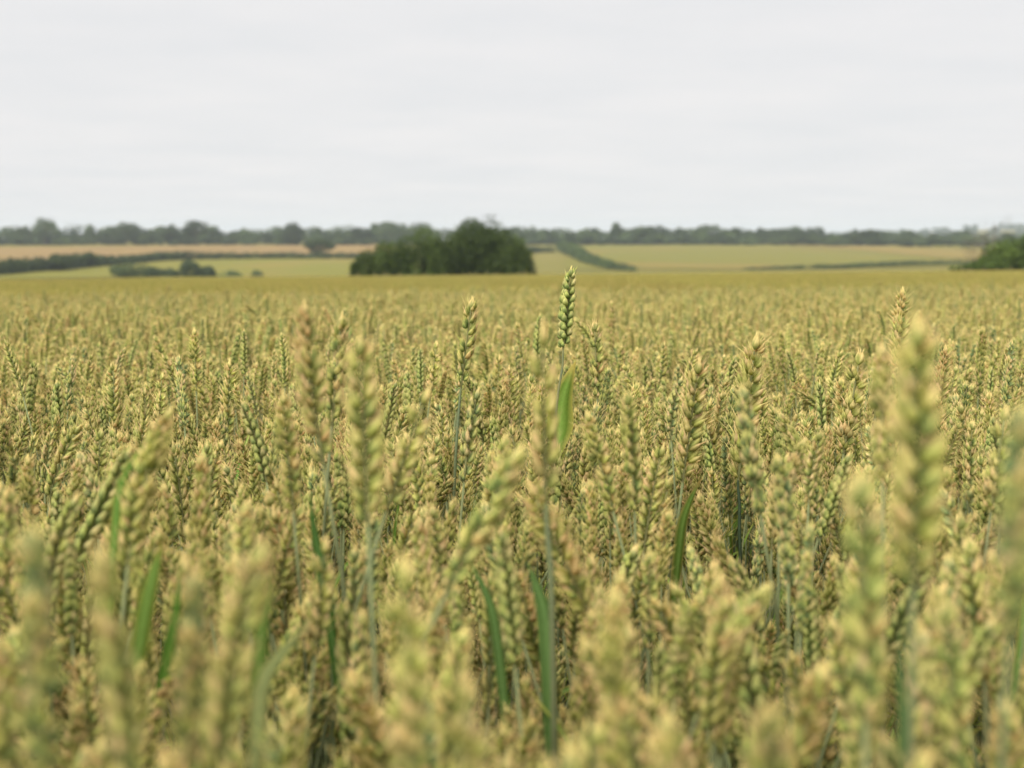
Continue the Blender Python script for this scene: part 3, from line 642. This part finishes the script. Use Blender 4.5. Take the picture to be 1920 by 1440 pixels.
vi=rng.integers(0,24,n); sc=rng.uniform(0.70,1.06,n)
zd=np.stack([np.sin(tilt)*np.cos(taz),np.sin(tilt)*np.sin(taz),np.cos(tilt)],1)
Ls=np.array([e['L'] for e in EARS])[vi]*sc
tipz=CAM[2]-drop+H(cand[:,0],cand[:,1])-0.0
tips=np.stack([cand[:,0],cand[:,1],tipz],1)+0.0
bases=tips-zd*Ls[:,None]
dcam=np.hypot(tips[:,0],tips[:,1])
keep=(dcam>0.30)&(rng.random(n)<np.interp(cand[:,1],[4.5,12.0],[1.0,0.5]))
for i in np.nonzero(keep)[0]:
    y=cand[i,1]
    if y>0.25 and y<2.3 and blocks(bases[i],tips[i],Ls[i]): keep[i]=False
pt=proj(np.where(tips[:,1:2]>0.2,tips,np.array([[0,1,0.0]]))); pb_=proj(np.where(bases[:,1:2]>0.2,bases,np.array([[0,1,0.0]])))
inview=keep&(cand[:,1]>0.25)&(pt[:,0]>-10)&(pt[:,0]<1930)&(pt[:,1]<1420)&(pt[:,1]>470)
# how much of each ear shows: height not yet covered by nearer ears in its own narrow column
order=np.argsort(dcam); vis=np.zeros(n); cover=np.full(480,1440.0)
for t_,b_,d_,w_ in sorted([(h[0],h[1],h[2],0) for h in HERO],key=lambda h:h[2]): pass
for i in order:
    if not inview[i]: continue
    c0=int(np.clip(pt[i,0]/4-3,0,476)); w=slice(c0,c0+6); top=pt[i,1]; bot=min(pb_[i,1],1440)
    vis[i]=np.maximum(0,np.minimum(cover[w],bot)-top).mean()*(0.085*0.16*FPX/pt[i,2])
    cover[w]=np.minimum(cover[w],top+30)
NIND=300-len(HERO)
ind=[i for i in np.argsort(-vis) if inview[i] and vis[i]>0][:NIND]
near=keep.copy(); near[ind]=False

def describe(i):
    d=pt[i,2]; bl='hugely blurred' if d<0.5 else 'blurred' if d<0.85 else 'soft' if d<1.2 else 'sharp' if d<1.9 else 'small far'
    ln=pt[i,0]-pb_[i,0]; h=max(10,abs(pb_[i,1]-pt[i,1])); a=ln/h
    lean='upright' if abs(a)<0.12 else ('leaning left' if a<0 else 'leaning right') if abs(a)<0.38 else ('slanting left' if a<0 else 'slanting right')
    return bl,EARS[vi[i]]['tone'],lean
SHORT=['tallest sharp green ear','slim ear on the bare stem','tall browned tip ear','upright yellow green ear','thick blurred yellow ear','straw tipped ear with pale stem','bushy ear by the tallest','small dark half hidden ear','tall loose brown tipped ear','biggest blurred ear','orange topped ear','big pale green blurred ear','grey green edge ear','brown gappy ear','pale ear crossing the gappy one','bleached straw ear','yellow ear above the green leaf','bushy pale topped ear','squeezed small green ear','curving dark green ear','slanting blurred straw ear','bluish green ear','brownish ear behind the bluish one','spread straw ear','arching yellow ear','slim ear at the far edge','tilted brown tipped ear','sharply leaning dark ear','long bending bright ear','green corner ear','straw ear by the corner','golden slanting ear','half covered pale ear','thick bottom ear','low tan ear','blunt bottom tip','bottom tip under the gappy ear','middle bottom tip','ear under the biggest stem','sharp dark edge ear','split husk ear','puffy pinkish tip ear','soft bright green ear','swollen husk ear','beaded blue green ear','green ear by two leaves','ear above two broad blades','ear behind the folded leaf','low grey green ear','slanting dark green ear']
HT=np.array([h[0] for h in HERO],float)
used={}
def label_for(i):
    bl,tone,lean=describe(i); p=pt[i,:2]; dd=np.hypot(*(HT-p).T); 
    for k in np.argsort(dd)[:6]:
        dx_,dy_=p-HT[k]; nm=SHORT[k]
        rel=('above' if dy_<0 else 'below') if abs(dy_)>abs(dx_)*1.3 else ('left of' if dx_<0 else 'right of')
        near_='just ' if dd[k]<90 else 'well ' if dd[k]>230 else ''
        lb=f'{bl} {tone} ear, {lean}, {near_}{rel} the {nm}'.replace('  ',' ')
        if len(lb.replace('-',' ').split())>16: lb=f'{bl} {tone} ear {rel} {nm}'
        if lb not in used: used[lb]=i; return lb
    sz='short' if sc[i]<0.95 else 'long'
    lb=f'{sz} {bl} {tone} ear, {lean}, {rel} the {nm}'
    k=0
    while lb in used: 
        k+=1; lb=f'{sz} {bl} {tone} ear, {lean}, {["under","past","beyond","beside","near"][k%5]} the {SHORT[int(np.argsort(dd)[min(k//5,40)])]}'
    used[lb]=i; return lb
for i in sorted(ind,key=lambda i:dcam[i]):
    r=np.random.default_rng(9000+int(i))
    ls=(r.uniform(0.45,0.75),r.random()*6.283,r.uniform(0.12,0.22),r.uniform(0.3,2.0),r.uniform(0.008,0.013)) if r.random()<0.45 else None
    o=wheat_plant(bases[i],zd[i],sc[i],EARS[vi[i]],roll[i],r,leafspec=ls)
    prop(o,label_for(i),'wheat plant','wheat plants filling the near crop')

# everything else in the field is one crop that nobody could count: near plants and far tiles set out by geometry nodes
def plant_proto(k):
    r=np.random.default_rng(700+k); e=EARS[k]; mb=MB().merge(e['mb'])
    s=np.linspace(0,1,6); pts=np.stack([r.normal(0,0.01)*s**2-0.02*s*0,r.normal(0,0.01)*s**2,-0.62*s],1)[::-1]
    tube(mb,pts,np.linspace(0.0019,0.0011,6),np.stack([np.interp(np.linspace(0,1,6),np.linspace(0,1,5),STEMC[:,c]) for c in range(3)],1),5)
    for _ in range(1+(r.random()<0.5)):
        arc_leaf(mb,(0,0,-r.uniform(0.10,0.40)),r.random()*6.283,r.uniform(0.12,0.22),r.uniform(0.4,2.2),r.uniform(0.007,0.013),r,c0=np.array(LG)*r.uniform(0.8,1.6),c1=LY)
    return bpy.data.objects.new('wheat_stalk',mb.mesh('wheat_stalk',WM))
LOW=[]
for k in range(10):
    r=np.random.default_rng(800+k); tn=TONES[k%6]; LOW.append(ear_mb(r,tn[1]+0.08,14,0.085,1.0,0.6,r.uniform(-0.4,0.4),TP=HT_LO,full=False,tipdead=tn[2],glauc=tn[3]*0.5))
TS=1.5
def tile_proto(k,per=620):
    r=np.random.default_rng(900+k); mb=MB(); m=int(math.sqrt(per)*TS)
    for a in range(m):
        for b in range(m):
            x=(a+r.random())/m*TS-TS/2; y=(b+r.random())/m*TS-TS/2
            z=0.95-np.clip(r.normal(0.190,0.030),0.1,0.30)-(r.random()<0.35)*r.uniform(0.02,0.10)-0.085
            tl=abs(r.normal(0,R(10)))+(r.random()<0.12)*R(18); az=r.random()*6.283; zv=np.array([math.sin(tl)*math.cos(az),math.sin(tl)*math.sin(az),math.cos(tl)])
            M=frame(zv,r.random()*6.283); M[:3,:3]*=r.uniform(0.75,1.05); M[:3,3]=(x,y,z)
            mb.merge(LOW[r.integers(0,10)],M,r.uniform(0.88,1.12)*np.array([0.985,0.985,0.85]))
            tube(mb,[np.array([x-zv[0]*0.12,y-zv[1]*0.12,z-0.34]),np.array([x,y,z])],[0.0018,0.0014],(0.17,0.21,0.11),3,cap=False)
            if r.random()<0.35: arc_leaf(mb,(x,y,z-r.uniform(0.08,0.25)),r.random()*6.283,r.uniform(0.12,0.2),r.uniform(0.4,2),r.uniform(0.008,0.013),r,c0=np.array(LG)*r.uniform(0.9,1.7))
    return bpy.data.objects.new('wheat_patch',mb.mesh('wheat_patch',WM))
protos_near=[plant_proto(k) for k in range(24)]; protos_far=[tile_proto(k) for k in range(3)]

pos=[];rot=[];scl=[];far=[];idx=[]
for i in np.nonzero(near)[0]:
    M=frame(zd[i],roll[i]); e=Matrix(M[:3,:3].tolist()).to_euler(); pos.append(bases[i]); rot.append(e[:]); scl.append(sc[i]); far.append(0); idx.append(int(vi[i]))
y=YMAX+TS/2
while y<152:
    hw=0.364*y*1.35+5; nx=int(math.ceil(hw/TS))
    for k in range(-nx,nx+1):
        x=k*TS; q=rng.integers(0,4)
        gz=float(H(x,y)); nx_=(float(H(x+1,y))-float(H(x-1,y)))/2; ny_=(float(H(x,y+1))-float(H(x,y-1)))/2
        Mt=Matrix.Identity(3); zn=Vector((-nx_,-ny_,1)).normalized(); xn=Vector((1,0,nx_)).normalized(); yn=zn.cross(xn)
        Mt=Matrix((xn,yn,zn)).transposed()@Matrix.Rotation(q*math.pi/2,3,'Z')
        pos.append((x,y,gz+rng.normal(0,0.008))); rot.append(Mt.to_euler()[:]); scl.append(1.0); far.append(1); idx.append(int(rng.integers(0,3)))
    y+=TS
me=bpy.data.meshes.new('wheat_crop'); me.vertices.add(len(pos)); me.vertices.foreach_set('co',np.array(pos,np.float32).ravel())
a=me.attributes.new('rot','FLOAT_VECTOR','POINT'); a.data.foreach_set('vector',np.array(rot,np.float32).ravel())
a=me.attributes.new('scl','FLOAT','POINT'); a.data.foreach_set('value',np.array(scl,np.float32))
a=me.attributes.new('far','INT','POINT'); a.data.foreach_set('value',np.array(far,np.int32))
a=me.attributes.new('idx','INT','POINT'); a.data.foreach_set('value',np.array(idx,np.int32))
crop=link('wheat_crop',me); prop(crop,'dense crop of ripening wheat filling the field to its far edge','wheat crop',kind='stuff')
ng=bpy.data.node_groups.new('wheat_crop','GeometryNodeTree')
ng.interface.new_socket('Geometry',in_out='INPUT',socket_type='NodeSocketGeometry'); ng.interface.new_socket('Geometry',in_out='OUTPUT',socket_type='NodeSocketGeometry')
gi=ng.nodes.new('NodeGroupInput'); go=ng.nodes.new('NodeGroupOutput'); jo=ng.nodes.new('GeometryNodeJoinGeometry'); ng.links.new(jo.outputs[0],go.inputs[0])
def named(nm,ty):
    q=ng.nodes.new('GeometryNodeInputNamedAttribute'); q.data_type=ty; q.inputs['Name'].default_value=nm; return q.outputs['Attribute']
for flag,pr in ((0,protos_near),(1,protos_far)):
    ji=ng.nodes.new('GeometryNodeJoinGeometry')
    for ob in pr:
        oi=ng.nodes.new('GeometryNodeObjectInfo'); oi.inputs['Object'].default_value=ob; oi.transform_space='ORIGINAL'; oi.inputs['As Instance'].default_value=False
        g2=ng.nodes.new('GeometryNodeGeometryToInstance'); ng.links.new(oi.outputs['Geometry'],g2.inputs[0]); ng.links.new(g2.outputs[0],ji.inputs[0])
    cmp=ng.nodes.new('FunctionNodeCompare'); cmp.data_type='INT'; cmp.operation='EQUAL'
    ng.links.new(named('far','INT'),cmp.inputs[2]); cmp.inputs[3].default_value=flag
    ip=ng.nodes.new('GeometryNodeInstanceOnPoints'); ip.inputs['Pick Instance'].default_value=True
    ng.links.new(gi.outputs[0],ip.inputs['Points']); ng.links.new(cmp.outputs[0],ip.inputs['Selection']); ng.links.new(ji.outputs[0],ip.inputs['Instance'])
    ng.links.new(named('idx','INT'),ip.inputs['Instance Index']); ng.links.new(named('rot','FLOAT_VECTOR'),ip.inputs['Rotation']); ng.links.new(named('scl','FLOAT'),ip.inputs['Scale'])
    ng.links.new(ip.outputs[0],jo.inputs[0])
md=crop.modifiers.new('crop','NODES'); md.node_group=ng

# ------------------------------------------------------------------ haze: one closed box of thin air round the whole scene
hz=MB(); a,b,z0,z1=7050,7050,-13.5,66
hz.add([(-a,-b,z0),(a,-b,z0),(a,b,z0),(-a,b,z0),(-a,-b,z1),(a,-b,z1),(a,b,z1),(-a,b,z1)],[(0,3,2,1),(4,5,6,7),(0,1,5,4),(1,2,6,5),(2,3,7,6),(3,0,4,7)])
mh=bpy.data.materials.new('haze_air'); mh.use_nodes=True; t=mh.node_tree; t.nodes.clear()
ho=N(t,'ShaderNodeOutputMaterial'); pv=N(t,'ShaderNodeVolumePrincipled'); pv.inputs['Color'].default_value=(0.62,0.70,0.80,1); pv.inputs['Density'].default_value=0.00014
t.links.new(pv.outputs[0],ho.inputs['Volume'])
try: mh.cycles.homogeneous_volume=True
except Exception: pass
hob=hz.build('haze',[mh],None,False); prop(hob,'thin summer haze over the valley','haze',kind='stuff')
print('plants',len(PLANTS),'near instances',int(near.sum()),'tiles',sum(far))
